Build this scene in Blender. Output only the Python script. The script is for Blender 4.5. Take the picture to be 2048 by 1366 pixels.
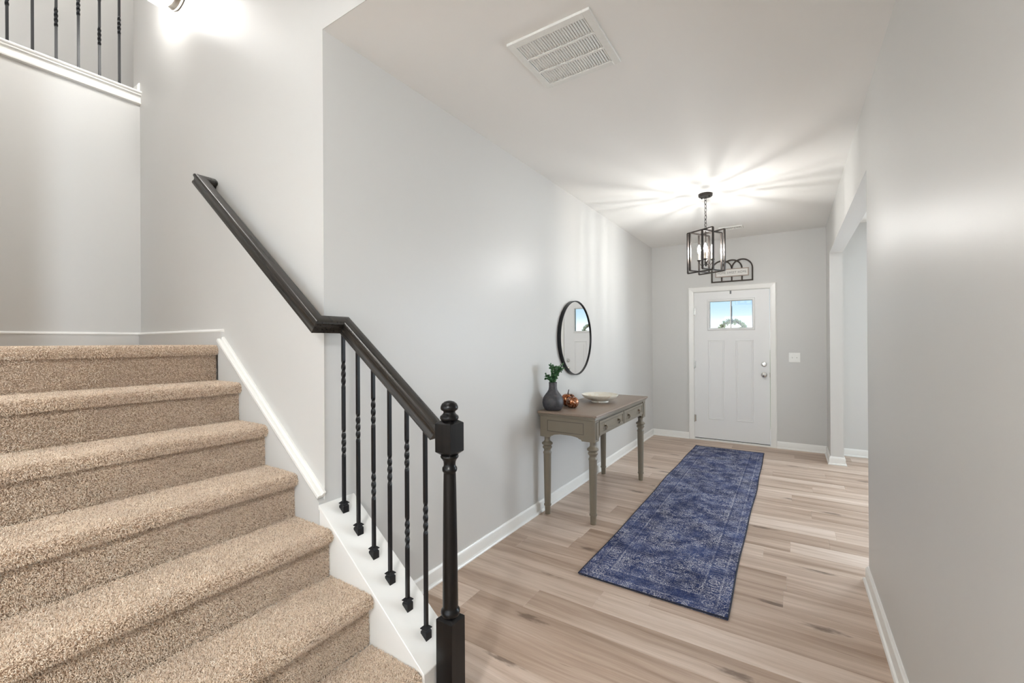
import bpy, bmesh, math, random
import numpy as np
from mathutils import Vector, Matrix

random.seed(7)
rng = np.random.default_rng(7)
for o in list(bpy.data.objects):
    bpy.data.objects.remove(o, do_unlink=True)
S = bpy.context.scene
COL = S.collection
PI = math.pi

# ------------------------------------------------------------------ camera
CAM_Z, YAW, PITCH, ROLL, FPX = 1.3835, -0.5751, 0.0014, -0.0058, 859.8
fw = Vector((math.sin(YAW), math.cos(YAW), 0)); rt = Vector((math.cos(YAW), -math.sin(YAW), 0)); up = Vector((0, 0, 1))
f2 = fw * math.cos(PITCH) + up * math.sin(PITCH); u2 = up * math.cos(PITCH) - fw * math.sin(PITCH)
r3 = rt * math.cos(ROLL) + u2 * math.sin(ROLL); u3 = u2 * math.cos(ROLL) - rt * math.sin(ROLL)
cd = bpy.data.cameras.new('camera'); cam = bpy.data.objects.new('camera', cd); COL.objects.link(cam)
cd.sensor_width = 36.0; cd.sensor_fit = 'HORIZONTAL'; cd.lens = FPX / 2048 * 36.0; cd.clip_start = 0.02; cd.clip_end = 500
cam.matrix_world = Matrix(((r3.x, u3.x, -f2.x, 0), (r3.y, u3.y, -f2.y, 0), (r3.z, u3.z, -f2.z, CAM_Z), (0, 0, 0, 1)))
S.camera = cam

# ------------------------------------------------------------------ exposure
S.view_settings.view_transform = 'Standard'; S.view_settings.look = 'None'
S.view_settings.gamma = 1.0; S.view_settings.use_curve_mapping = False
S.view_settings.exposure = 1.39
S.cycles.max_bounces = 10; S.cycles.diffuse_bounces = 6; S.cycles.glossy_bounces = 4
S.cycles.transparent_max_bounces = 12; S.cycles.caustics_reflective = False; S.cycles.caustics_refractive = False
S.cycles.sample_clamp_indirect = 6.0
S.cycles.use_denoising = True

# ------------------------------------------------------------------ dimensions (metres)
XL, XR, YS, YF, H = -1.7265, 0.3679, 1.140, 6.498, 2.770
YO1, YO2, ZO, WT = 3.164, 5.9635, 2.356, 0.1184
XB = -3.910                      # balcony wall plane
Z2 = 3.10                        # upper floor
ZC2 = 5.54                       # upper ceiling
RISE, RUN, NX0 = 0.1955, 0.2569, -1.131
LAND = RISE * 7
YN = -0.03                       # near side of the staircase
XBK, YBK = 4.5, -6.0             # extents of the rooms behind

# ------------------------------------------------------------------ world
W = bpy.data.worlds.new('sky'); S.world = W; W.use_nodes = True
wn = W.node_tree; wn.nodes.clear()
tc = wn.nodes.new('ShaderNodeTexCoord'); sx = wn.nodes.new('ShaderNodeSeparateXYZ'); wn.links.new(tc.outputs['Generated'], sx.inputs[0])
cr = wn.nodes.new('ShaderNodeValToRGB'); wn.links.new(sx.outputs['Z'], cr.inputs[0])
el = cr.color_ramp.elements
el[0].position = 0.0; el[0].color = (1.0, 1.0, 1.0, 1)
el[1].position = 1.0; el[1].color = (0.07, 0.19, 0.50, 1)
for p_, c_ in ((0.034, (0.80, 0.87, 0.92, 1)), (0.056, (0.48, 0.62, 0.74, 1)), (0.090, (0.32, 0.50, 0.67, 1)), (0.25, (0.18, 0.37, 0.62, 1))):
    e = el.new(p_); e.color = c_
bg = wn.nodes.new('ShaderNodeBackground'); bg.inputs[1].default_value = 0.62; wn.links.new(cr.outputs[0], bg.inputs[0])
wo = wn.nodes.new('ShaderNodeOutputWorld'); wn.links.new(bg.outputs[0], wo.inputs[0])

# ------------------------------------------------------------------ sun and daylight at the windows
def area(name, loc, direction, sx_, sy_, watts, col):
    l = bpy.data.lights.new(name, 'AREA'); l.shape = 'RECTANGLE'; l.size = sx_; l.size_y = sy_; l.energy = watts; l.color = col
    o = bpy.data.objects.new(name, l); COL.objects.link(o); o.location = loc
    o.rotation_euler = Vector(direction).to_track_quat('-Z', 'Y').to_euler(); return o
sl = bpy.data.lights.new('sun', 'SUN'); sl.energy = 3.0; sl.angle = 0.01; sl.color = (1, .95, .88)
so = bpy.data.objects.new('sun', sl); COL.objects.link(so); so.rotation_euler = Vector((0.55, 0.25, -0.8)).to_track_quat('-Z', 'Y').to_euler()
DAY = (0.77, 0.89, 1.0)
area('daylight_rear_1', (-1.35, YBK + 0.12, 1.5), (0, 1, 0.0), 1.7, 1.7, 15, DAY)
area('daylight_rear_2', (1.0, YBK + 0.12, 1.5), (0, 1, 0.0), 1.7, 1.7, 15, DAY)
area('rear_side_fill', (XBK - .1, -3.6, 1.5), (-1, 0, 0), 1.9, 1.7, 255, DAY)  # unseen side-window lamp, added as fill for the risers and near walls
area('daylight_dining_front', (2.6, YF - 0.10, 1.45), (0, -1, 0), 1.7, 1.7, 61, (0.77, 0.89, 1.0))
area('daylight_dining_side', (XBK - 0.10, 4.5, 1.45), (-1, 0, 0), 1.9, 1.7, 9, (0.77, 0.89, 1.0))

# ------------------------------------------------------------------ mesh helpers
class MB:
    def __init__(s): s.v = []; s.f = []
    def add(s, vs, fs):
        n = len(s.v); s.v += [tuple(p) for p in vs]; s.f += [tuple(i + n for i in f) for f in fs]; return s
    def box(s, x0, x1, y0, y1, z0, z1):
        v = [(x, y, z) for x in (x0, x1) for y in (y0, y1) for z in (z0, z1)]
        return s.add(v, [(0, 1, 3, 2), (4, 6, 7, 5), (0, 4, 5, 1), (2, 3, 7, 6), (0, 2, 6, 4), (1, 5, 7, 3)])
    def prism(s, poly, a0, a1, axis='y'):
        """poly in the plane across AXIS: y -> (x,z), x -> (y,z), z -> (x,y)"""
        n = len(poly)
        def P(p, a): return (p[0], a, p[1]) if axis == 'y' else ((a, p[0], p[1]) if axis == 'x' else (p[0], p[1], a))
        v = [P(p, a0) for p in poly] + [P(p, a1) for p in poly]
        f = [(i, (i + 1) % n, (i + 1) % n + n, i + n) for i in range(n)] + [tuple(range(n - 1, -1, -1)), tuple(range(n, 2 * n))]
        return s.add(v, f)
    def lathe(s, prof, seg=24, c=(0, 0, 0), axis='z', cap=True):
        v = []; f = []; m = len(prof)
        for i in range(seg):
            a = 2 * PI * i / seg
            for r, z in prof:
                x, y = r * math.cos(a), r * math.sin(a)
                if axis == 'z': p = (x, y, z)
                elif axis == 'y': p = (x, z, y)
                else: p = (z, x, y)
                v.append((p[0] + c[0], p[1] + c[1], p[2] + c[2]))
        for i in range(seg):
            j = (i + 1) % seg
            for k in range(m - 1): f.append((i * m + k, j * m + k, j * m + k + 1, i * m + k + 1))
        if cap:
            if prof[0][0] > 1e-6: f.append(tuple(i * m for i in range(seg - 1, -1, -1)))
            if prof[-1][0] > 1e-6: f.append(tuple(i * m + m - 1 for i in range(seg)))
        return s.add(v, f)
    def tube(s, path, r, seg=8, closed=False):
        pts = [Vector(p) for p in path]; n = len(pts); rr = r if hasattr(r, '__len__') else [r] * n
        prev = None; v = []; f = []
        for i, p in enumerate(pts):
            t = (pts[(i + 1) % n] - pts[i - 1]) if (closed or 0 < i < n - 1) else (pts[1] - pts[0] if i == 0 else pts[-1] - pts[-2])
            t.normalize()
            if prev is None:
                a = Vector((0, 0, 1)) if abs(t.z) < .9 else Vector((1, 0, 0)); nn = t.cross(a).normalized()
            else:
                nn = (prev - t * prev.dot(t)); nn.normalize()
            prev = nn; b = t.cross(nn)
            for k in range(seg):
                a = 2 * PI * k / seg; v.append(p + (nn * math.cos(a) + b * math.sin(a)) * rr[i])
        for i in range(n if closed else n - 1):
            j = (i + 1) % n
            for k in range(seg):
                l = (k + 1) % seg; f.append((i * seg + k, i * seg + l, j * seg + l, j * seg + k))
        if not closed: f += [tuple(range(seg - 1, -1, -1)), tuple(range((n - 1) * seg, n * seg))]
        return s.add(v, f)
    def sweep(s, prof, path, nrm, closed=False):
        """prof: [(u,v)] u across, v along nrm; path of points lying across nrm; mitred corners."""
        pts = [Vector(p) for p in path]; n = len(pts); nrm = Vector(nrm).normalized(); m = len(prof); v = []; f = []
        for i, p in enumerate(pts):
            if closed: d0 = (p - pts[i - 1]).normalized(); d1 = (pts[(i + 1) % n] - p).normalized()
            else:
                d0 = (p - pts[i - 1]).normalized() if i else (pts[1] - p).normalized()
                d1 = (pts[i + 1] - p).normalized() if i < n - 1 else d0
            s0 = d0.cross(nrm); s1 = d1.cross(nrm); mm = (s0 + s1); mm.normalize(); k = 1.0 / max(.2, mm.dot(s0))
            for u, w in prof: v.append(p + mm * (u * k) + nrm * w)
        for i in range(n if closed else n - 1):
            j = (i + 1) % n
            for k in range(m):
                l = (k + 1) % m; f.append((i * m + k, i * m + l, j * m + l, j * m + k))
        if not closed: f += [tuple(range(m - 1, -1, -1)), tuple(range((n - 1) * m, n * m))]
        return s.add(v, f)
    def build(s, name, mat, parent=None, bevel=0, smooth=False, loc=None, segs=1, angle=35, keep=False):
        me = bpy.data.meshes.new(name); me.from_pydata(s.v, [], s.f)
        bm = bmesh.new(); bm.from_mesh(me)
        bmesh.ops.recalc_face_normals(bm, faces=bm.faces)
        if bevel:
            ed = [e for e in bm.edges if len(e.link_faces) == 2 and e.calc_face_angle(0) > .5]
            bmesh.ops.bevel(bm, geom=ed, offset=bevel, segments=segs, affect='EDGES', profile=.5, clamp_overlap=True)
        if loc is not None:
            bmesh.ops.translate(bm, verts=bm.verts, vec=-Vector(loc))
        bm.to_mesh(me); bm.free()
        if smooth:
            me.polygons.foreach_set('use_smooth', [True] * len(me.polygons))
            try: me.set_sharp_from_angle(angle=math.radians(angle))
            except Exception: pass
        me.materials.append(mat)
        o = bpy.data.objects.new(name, me); COL.objects.link(o)
        if loc is not None: o.location = loc
        if parent is not None:
            o.parent = parent
            if loc is not None: o.location = Vector(loc) - Vector(wloc(parent))
            else: o.location = -Vector(wloc(parent))
        return o

def wloc(o):
    v = Vector(o.location)
    while o.parent is not None: o = o.parent; v = v + Vector(o.location)
    return v
def empty(name, loc=(0, 0, 0), parent=None):
    o = bpy.data.objects.new(name, None); COL.objects.link(o); o.empty_display_size = .1
    o.location = Vector(loc) - (wloc(parent) if parent else Vector((0, 0, 0))); o.parent = parent; return o
def tag(o, label, cat, group=None):
    o['label'] = label; o['category'] = cat
    if group: o['group'] = group
    return o
def struct(o): o['kind'] = 'structure'; return o
def copy_of(o, loc, parent=None):
    c = o.copy(); COL.objects.link(c); c.parent = parent; c.location = loc; return c

# ------------------------------------------------------------------ node maths
class G:
    """little expression builder for a material's node tree"""
    def __init__(s, name):
        s.m = bpy.data.materials.new(name); s.m.use_nodes = True; s.t = s.m.node_tree; s.t.nodes.clear()
        s.out = s.t.nodes.new('ShaderNodeOutputMaterial')
    def n(s, k, **kw):
        x = s.t.nodes.new(k)
        for a, b in kw.items(): setattr(x, a, b)
        return x
    def put(s, sock, v):
        if isinstance(v, V): s.t.links.new(v.o, sock)
        elif hasattr(v, 'is_output'): s.t.links.new(v, sock)
        elif isinstance(v, (tuple, list)):
            v = tuple(v)
            sock.default_value = v if len(sock.default_value) == len(v) else (v + (1,) if len(v) == 3 else v)
        else: sock.default_value = v
    def math(s, op, a, b=None, c=None):
        x = s.n('ShaderNodeMath', operation=op); s.put(x.inputs[0], a)
        if b is not None: s.put(x.inputs[1], b)
        if c is not None: s.put(x.inputs[2], c)
        return V(s, x.outputs[0])
    def coord(s, kind='Object'): return V(s, s.n('ShaderNodeTexCoord').outputs[kind])
    def sep(s, v):
        x = s.n('ShaderNodeSeparateXYZ'); s.put(x.inputs[0], v); return [V(s, q) for q in x.outputs]
    def comb(s, a, b, c=0.0):
        x = s.n('ShaderNodeCombineXYZ'); s.put(x.inputs[0], a); s.put(x.inputs[1], b); s.put(x.inputs[2], c); return V(s, x.outputs[0])
    def noise(s, vec, scale=5, detail=3, rough=.5, dist=0.0, dims='3D'):
        x = s.n('ShaderNodeTexNoise', noise_dimensions=dims); s.put(x.inputs['Vector'], vec); x.inputs['Scale'].default_value = scale
        x.inputs['Detail'].default_value = detail; x.inputs['Roughness'].default_value = rough; x.inputs['Distortion'].default_value = dist
        return V(s, x.outputs['Fac'])
    def voronoi(s, vec, scale=5, feature='F1', rand=1.0, dims='2D', outp='Distance'):
        x = s.n('ShaderNodeTexVoronoi', voronoi_dimensions=dims, feature=feature); s.put(x.inputs['Vector'], vec)
        x.inputs['Scale'].default_value = scale; x.inputs['Randomness'].default_value = rand
        return V(s, x.outputs[outp])
    def step(s, v, a, b, lo=0.0, hi=1.0, smooth=True):
        x = s.n('ShaderNodeMapRange', interpolation_type='SMOOTHSTEP' if smooth else 'LINEAR'); s.put(x.inputs[0], v)
        x.inputs[1].default_value = a; x.inputs[2].default_value = b; x.inputs[3].default_value = lo; x.inputs[4].default_value = hi
        return V(s, x.outputs[0])
    def mix(s, fac, a, b, blend='MIX'):
        x = s.n('ShaderNodeMix', data_type='RGBA', blend_type=blend); s.put(x.inputs[0], fac); s.put(x.inputs[6], a); s.put(x.inputs[7], b)
        return V(s, x.outputs[2])
    def ramp(s, v, stops):
        x = s.n('ShaderNodeValToRGB'); s.put(x.inputs[0], v); e = x.color_ramp.elements
        e[0].position, e[0].color = stops[0][0], (*stops[0][1], 1); e[1].position, e[1].color = stops[-1][0], (*stops[-1][1], 1)
        for p, c in stops[1:-1]:
            q = e.new(p); q.color = (*c, 1)
        return V(s, x.outputs[0])
    def bump(s, h, strength=.3, dist=.001):
        x = s.n('ShaderNodeBump'); x.inputs['Strength'].default_value = strength; x.inputs['Distance'].default_value = dist; s.put(x.inputs['Height'], h)
        return V(s, x.outputs[0])
    def info(s, k): return V(s, s.n('ShaderNodeObjectInfo').outputs[k])
    def principled(s, color, rough=.5, metal=0.0, normal=None, spec=.5, **kw):
        p = s.n('ShaderNodeBsdfPrincipled'); s.put(p.inputs['Base Color'], color); s.put(p.inputs['Roughness'], rough); s.put(p.inputs['Metallic'], metal)
        p.inputs['Specular IOR Level'].default_value = spec
        if normal is not None: s.put(p.inputs['Normal'], normal)
        for k, v in kw.items(): s.put(p.inputs[k.replace('_', ' ')], v)
        s.t.links.new(p.outputs[0], s.out.inputs[0]); return s.m
class V:
    def __init__(s, g, o): s.g = g; s.o = o
    def __add__(s, b): return s.g.math('ADD', s, b)
    __radd__ = __add__
    def __sub__(s, b): return s.g.math('SUBTRACT', s, b)
    def __rsub__(s, b): return s.g.math('SUBTRACT', b, s)
    def __mul__(s, b): return s.g.math('MULTIPLY', s, b)
    __rmul__ = __mul__
    def abs(s): return s.g.math('ABSOLUTE', s)
    def min(s, b): return s.g.math('MINIMUM', s, b)
    def max(s, b): return s.g.math('MAXIMUM', s, b)
    def sin(s): return s.g.math('SINE', s)
    def mod(s, b): return s.g.math('FLOORED_MODULO', s, b)
    def ge(s, b): return s.g.math('GREATER_THAN', s, b)

def lin(r, g, b):
    f = lambda c: (c / 255 / 12.92) if c / 255 <= .04045 else ((c / 255 + .055) / 1.055) ** 2.4
    return (f(r), f(g), f(b))

# ------------------------------------------------------------------ materials
def paint(name, col, rough, bump=.25, scale=160):
    g = G(name); c = g.coord('Object'); h = g.noise(c, scale, 2, .5)
    return g.principled(col, rough, normal=g.bump(h, bump, .0006))
M_WALL = paint('wall_paint', lin(207, 206, 203), .42, .22, 170)
M_CEIL = paint('ceiling_paint', lin(236, 235, 232), .8, .2, 120)
M_TRIM = paint('trim_paint', lin(236, 235, 231), .30, .08, 60)
M_DOOR = paint('door_paint', lin(232, 232, 231), .38, .05, 60)
def simple(name, col, rough, metal=0.0, spec=.5, bump=0, scale=80, var=.06):
    g = G(name); c = g.coord('Object'); n = g.noise(c, scale, 3, .55)
    colr = g.mix(n, tuple(x * (1 - var) for x in col), tuple(min(1, x * (1 + var)) for x in col))
    return g.principled(colr, rough, metal, normal=(g.bump(n, bump, .0008) if bump else None), spec=spec)
M_BLACK_IRON = simple('satin_black_iron', (0.0045, 0.0048, 0.0062), .33, spec=.35)
M_LAMP_METAL = simple('dark_bronze_metal', (0.045, 0.038, 0.034), .35, .7)
M_NICKEL = simple('brushed_nickel', lin(190, 184, 176), .28, 1.0)
M_CHROME = simple('satin_chrome', lin(205, 203, 198), .22, 1.0)
M_DARK = simple('dark_gap', (.03, .03, .03), .8)
M_PLASTIC = simple('white_plastic', lin(240, 240, 236), .3)
M_GRILLE = simple('grille_enamel', lin(230, 230, 226), .35)
M_GRILLE_BACK = simple('grille_filter', lin(74, 74, 73), .9)
M_BLACKWOOD = None
def rail_wood():
    g = G('dark_stained_rail_wood'); c = g.coord('Object'); x, y, z = g.sep(c)
    gr = g.noise(g.comb((x - z * .757) * 3.0, y * 90, (z + x * .757) * 90), 1, 4, .6)
    col = g.ramp(gr, [(.3, (.010, .0085, .007)), (.55, (.021, .0175, .014)), (.75, (.050, .041, .032))])
    return g.principled(col, g.step(gr, .3, .7, .26, .36), normal=g.bump(gr, .25, .0006))
M_RAIL = rail_wood()
def post_wood():
    g = G('black_stained_post_wood'); c = g.coord('Object'); x, y, z = g.sep(c)
    gr = g.noise(g.comb(x * 70, y * 70, z * 2.5), 1, 4, .6)
    col = g.ramp(gr, [(.3, (.0025, .0023, .0026)), (.7, (.007, .0063, .0062))])
    return g.principled(col, .28, normal=g.bump(gr, .15, .0004), spec=.32)
M_POST = post_wood()

def plank_mat():
    g = G('oak_plank'); c = g.coord('Object'); x, y, z = g.sep(c); r = g.info('Random')
    ox = x + r * 37.3; oy = y + r * 11.7
    warp = g.noise(g.comb(ox * 1.3, oy * 5.0, r * 9), 1, 2, .5) - .5
    fine = g.noise(g.comb(ox * 5.0, (oy + warp * .03) * 150, 0.0), 1, 3, .6)
    med = g.noise(g.comb(ox * 1.1, (oy + warp * .09) * 26, 3.0), 1, 4, .6)
    broad = g.noise(g.comb(ox * .55, (oy + warp * .10) * 8.5, 7.0), 1, 2, .5)
    tone = g.math('ADD', broad * .62 + med * .52 - .07, (r.mod(.1) * 10 - .5) * .22)
    col = g.ramp(tone, [(.26, lin(152, 128, 109)), (.42, lin(181, 158, 140)), (.55, lin(203, 182, 165)), (.70, lin(221, 203, 189)), (.85, lin(231, 217, 205))])
    col = g.mix(g.step(fine, .40, .72) * .20, col, lin(140, 118, 98))
    # dark mineral streaks and knots
    st = g.noise(g.comb(ox * 1.7, (oy + warp * .12) * 34, 15.0), 1, 3, .65)
    gate = g.step(g.noise(g.comb(ox * 1.6, oy * 3.0, 21.0), 1, 1, .5), .54, .66)
    col = g.mix(g.step(st, .62, .78) * gate * .70, col, lin(98, 76, 58))
    kv = g.comb(ox * 1.15, oy * 4.2, 0.0)
    kd = g.voronoi(kv, 1.0, 'F1', 1.0); kr = g.voronoi(kv, 1.0, 'F1', 1.0, outp='Color')
    kgate = g.sep(kr)[0].ge(.62)
    ring = g.noise(g.comb(ox * 16, oy * 60, 0.0), 1, 3, .6)
    kn = g.step(kd + (ring - .5) * .22, .13, .02) * kgate
    col = g.mix(kn * .72, col, lin(84, 64, 50))
    ck = g.noise(g.comb(ox * 2.2, (oy + warp * .16) * 75, 31.0), 1, 2, .6)
    cg = g.step(g.noise(g.comb(ox * 1.9, oy * 3.4, 41.0), 1, 2, .5), .58, .66)
    col = g.mix(g.step(ck, .63, .74) * cg * .8, col, lin(74, 55, 42))
    h = fine * .6 + st * .4
    return g.principled(col, g.step(fine, .3, .7, .34, .46), normal=g.bump(h, .18, .0006), spec=.45)
M_PLANK = plank_mat()

def carpet_mat(name, hair):
    g = G(name); c = g.coord('Object')
    big = g.noise(c, 9, 2, .5)
    if hair:
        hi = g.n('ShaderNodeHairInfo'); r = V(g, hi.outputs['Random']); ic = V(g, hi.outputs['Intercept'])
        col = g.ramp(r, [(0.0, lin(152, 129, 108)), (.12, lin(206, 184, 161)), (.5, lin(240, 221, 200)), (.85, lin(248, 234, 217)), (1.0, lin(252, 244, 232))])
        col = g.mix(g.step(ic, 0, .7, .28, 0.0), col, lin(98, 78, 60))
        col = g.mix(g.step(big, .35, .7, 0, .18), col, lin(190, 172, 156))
        return g.principled(col, .85, spec=.15)
    n = g.noise(c, 260, 2, .6)
    return g.principled(g.ramp(n, [(.3, lin(170, 148, 128)), (.7, lin(206, 184, 162))]), .95, normal=g.bump(n, .8, .004), spec=.1)
M_CARPET = carpet_mat('carpet_backing', False); M_PILE = carpet_mat('carpet_yarn', True)

RW, RL = 0.787, 3.712
def rug_mat():
    g = G('distressed_blue_rug'); c = g.coord('Object'); x, y, z = g.sep(c)      # origin at the rug's centre
    wob = g.noise(c, 16, 2, .5) - .5
    ex = RW / 2 - x.abs(); ey = RL / 2 - y.abs(); d = ex.min(ey)
    v2 = g.comb(x, y, 0.0); vw = g.comb(x + wob * .02, y + wob * .02, 0.0)
    cloud = g.noise(v2, 3.2, 4, .62); cloud2 = g.noise(v2, 11, 4, .6)
    base = g.ramp(cloud * .6 + cloud2 * .4, [(.30, lin(26, 34, 62)), (.47, lin(42, 54, 94)), (.60, lin(64, 78, 120)), (.75, lin(108, 118, 148))])
    weave = g.noise(g.comb(x * 420, y * 90, 0.0), 1, 1, .5)
    def ringm(val, r0, w): return g.step((val - r0).abs(), w, w * .25)
    f1 = g.voronoi(vw, 22, 'F1', .75); f2_ = g.voronoi(vw, 38, 'F1', .9); e1 = g.voronoi(vw, 15, 'DISTANCE_TO_EDGE', .95)
    e2 = g.voronoi(vw, 46, 'DISTANCE_TO_EDGE', 1.0)
    ros = g.voronoi(vw, 7.5, 'F1', .8)
    field = ringm(f1, .30, .09).max(ringm(f2_, .24, .10) * .8).max(g.step(e1, .045, .012) * .8).max(g.step(f1, .10, .05) * .9).max(g.step(e2, .05, .01) * .55)
    field = field.max(ringm(ros, .33, .05) * .35).max(ringm(ros, .17, .05) * .4)
    # border band with paired ovals along the long sides
    yy = (y.mod(.232) - .116).abs(); cx_ = (ex - .098).abs(); yo = yy - .030
    ov = g.math('SQRT', (yo * 36) * (yo * 36) + (cx_ * 30) * (cx_ * 30))
    oval = ringm(ov, .80, .22).max(ringm(ov, .36, .16)).max(g.step((yy - .105).abs(), .006, .002) * g.step(cx_, .036, .028)).max(ringm(yy + cx_ * .5, .082, .006) * g.step(cx_, .04, .03))
    inband = g.step(d, .060, .064) * g.step(d, .142, .138)
    lines = g.step((d - .054).abs(), .006, .003) * .8
    lines = lines.max(g.step((d - .146).abs(), .007, .004) * .75).max(g.step((d - .030).abs(), .003, .001) * .35).max(g.step((d - .163).abs(), .003, .001) * .4)
    pat = g.mix(inband, g.comb(field, field, field), g.comb(oval.max(field * .45), oval, oval))
    pat = g.sep(pat)[0].max(lines)
    wear = g.step(g.noise(v2, 5.5, 5, .65), .36, .62); speck = g.step(g.noise(v2, 130, 3, .7), .44, .58)
    pm = pat * (wear * .8 + .2) * (speck * .95 + .05)
    speck2 = g.step(g.noise(v2, 170, 2, .7), .57, .70) * g.step(cloud2, .42, .62)
    col = g.mix(g.math('MINIMUM', pm + speck2 * .55, 1.0), base, lin(222, 219, 222))
    dk = g.step(g.noise(v2, 90, 3, .65), .57, .68) * .45
    col = g.mix(dk, col, lin(30, 38, 78))
    return g.principled(col, .9, normal=g.bump(weave, .3, .0008), spec=.15)
M_RUG = rug_mat()
M_BINDING = simple('navy_binding', lin(26, 29, 46), .8)

def table_paint(name, col, col2):
    g = G(name); c = g.coord('Object'); n = g.noise(c, 7, 4, .6); n2 = g.noise(c, 90, 2, .5)
    return g.principled(g.mix(n, col, col2), .36, normal=g.bump(n2, .1, .0005))
M_TABLE = table_paint('grey_brown_lacquer', lin(128, 119, 104), lin(116, 107, 92))
def table_top_mat():
    g = G('table_top_stain'); c = g.coord('Object'); x, y, z = g.sep(c)
    n = g.noise(g.comb(x * 45, y * 3, z), 1, 4, .6)
    return g.principled(g.mix(n, lin(146, 128, 113), lin(124, 108, 95)), .40, normal=g.bump(n, .1, .0005))
M_TABLETOP = table_top_mat()
M_GROOVE = simple('dark_glaze', lin(84, 76, 66), .5)
M_PULL = simple('antique_pewter', lin(120, 108, 92), .35, .9)
def vase_mat():
    g = G('charcoal_ceramic'); c = g.coord('Object'); n = g.noise(c, 26, 4, .62)
    return g.principled(g.ramp(n, [(.35, lin(52, 52, 56)), (.6, lin(72, 70, 74)), (.78, lin(104, 92, 78))]), .5, normal=g.bump(n, .25, .001))
M_VASE = vase_mat()
def leaf_mat(name, a, b):
    g = G(name); c = g.coord('Object'); n = g.noise(c, 45, 2, .6)
    return g.principled(g.mix(g.step(n, .35, .65), a, b), .5, spec=.4)
M_LEAF = leaf_mat('boxwood_leaf', lin(30, 74, 40), lin(84, 128, 84))
M_STEM = simple('green_stem', lin(58, 84, 48), .6)
def copper(name, a, b, c3, sc):
    g = G(name); c = g.coord('Object'); n = g.noise(c, sc, 4, .7)
    return g.principled(g.ramp(n, [(.36, a), (.52, b), (.66, c3)]), .22, .85, normal=g.bump(n, .2, .001))
M_COPPER = copper('copper_glass', lin(96, 48, 26), lin(170, 98, 60), lin(206, 150, 112), 60)
M_MERCURY = copper('speckled_mercury_glass', lin(44, 28, 20), lin(166, 96, 52), lin(226, 212, 200), 75)
M_PSTEM = simple('dark_metal_stem', lin(56, 42, 34), .4, .6)
def bowl_mat():
    g = G('cream_stone'); c = g.coord('Object'); n = g.noise(c, 18, 4, .6, .6)
    return g.principled(g.ramp(n, [(.35, lin(232, 229, 219)), (.6, lin(226, 218, 202)), (.75, lin(206, 186, 164))]), .38)
M_BOWL = bowl_mat()
def mirror_mat():
    g = G('mirror_silver'); return g.principled((.93, .94, .94), .004, 1.0)
M_MIRROR = mirror_mat()
def glass_mat():
    g = G('window_glass'); t = g.n('ShaderNodeBsdfTransparent'); t.inputs[0].default_value = (.97, .985, .985, 1)
    gl = g.n('ShaderNodeBsdfGlossy'); gl.inputs['Roughness'].default_value = .02
    fr = g.n('ShaderNodeFresnel'); fr.inputs[0].default_value = 1.45
    mx = g.n('ShaderNodeMixShader'); g.t.links.new(fr.outputs[0], mx.inputs[0]); g.t.links.new(t.outputs[0], mx.inputs[1]); g.t.links.new(gl.outputs[0], mx.inputs[2])
    g.t.links.new(mx.outputs[0], g.out.inputs[0]); return g.m
M_GLASS = glass_mat()
def emit(name, col, st):
    g = G(name); e = g.n('ShaderNodeEmission'); e.inputs[0].default_value = (*col, 1); e.inputs[1].default_value = st
    g.t.links.new(e.outputs[0], g.out.inputs[0]); return g.m
M_BULB = emit('lit_bulb', (1.0, .985, .955), 195.0)
M_DOME = emit('lit_opal_glass', (1.0, .985, .96), 8.5)
M_CEILLAMP = emit('lit_ceiling_diffuser', (1.0, .985, .965), 55.0)
M_REARFILL = emit('rear_fill_glow', (.97, .99, 1.0), 80.0)
M_HALLFILL = emit('hall_fill_glow', (1.0, .985, .965), 14.0)
M_SIGNFRAME = simple('dark_distressed_wood', lin(66, 58, 52), .7, bump=.3)
M_SIGNBOARD = simple('white_board', lin(232, 230, 226), .6)
M_SIGNRIM = simple('greige_wood', lin(168, 152, 140), .65)
M_LETTER = simple('grey_lettering', lin(120, 118, 116), .7)
M_CANDLE = simple('ivory_sleeve', lin(226, 214, 196), .5)
M_HOOK = simple('grey_hook_metal', lin(92, 92, 94), .4, .6)
M_LAWN = simple('lawn', lin(96, 120, 62), .9)
M_PORCH = simple('porch_concrete', lin(186, 182, 176), .85)
def dried(name, a, b):
    g = G(name); c = g.coord('Object'); n = g.noise(c, 45, 2, .6); col = g.mix(g.step(n, .35, .65), a, b)
    d = g.n('ShaderNodeBsdfDiffuse'); t = g.n('ShaderNodeBsdfTranslucent'); mx = g.n('ShaderNodeMixShader'); mx.inputs[0].default_value = .6
    g.put(d.inputs[0], col); g.put(t.inputs[0], col); g.t.links.new(d.outputs[0], mx.inputs[1]); g.t.links.new(t.outputs[0], mx.inputs[2]); g.t.links.new(mx.outputs[0], g.out.inputs[0]); return g.m
M_WREATH_A = dried('dried_leaf', lin(232, 234, 190), lin(250, 250, 232))
M_WREATH_B = dried('dried_petal', lin(224, 196, 186), lin(244, 240, 232))
M_TWIG = simple('twig', lin(112, 92, 76), .8)
M_RIBBON = simple('dark_ribbon', lin(66, 84, 104), .6)

# ------------------------------------------------------------------ room shell
def boxes(*bs):
    m = MB()
    for b in bs: m.box(*b)
    return m
fl = struct(boxes((XB - .3, XBK + .1, YBK - .1, YF + .14, -.06, -.008)).build('floor', M_PLANK))
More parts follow.
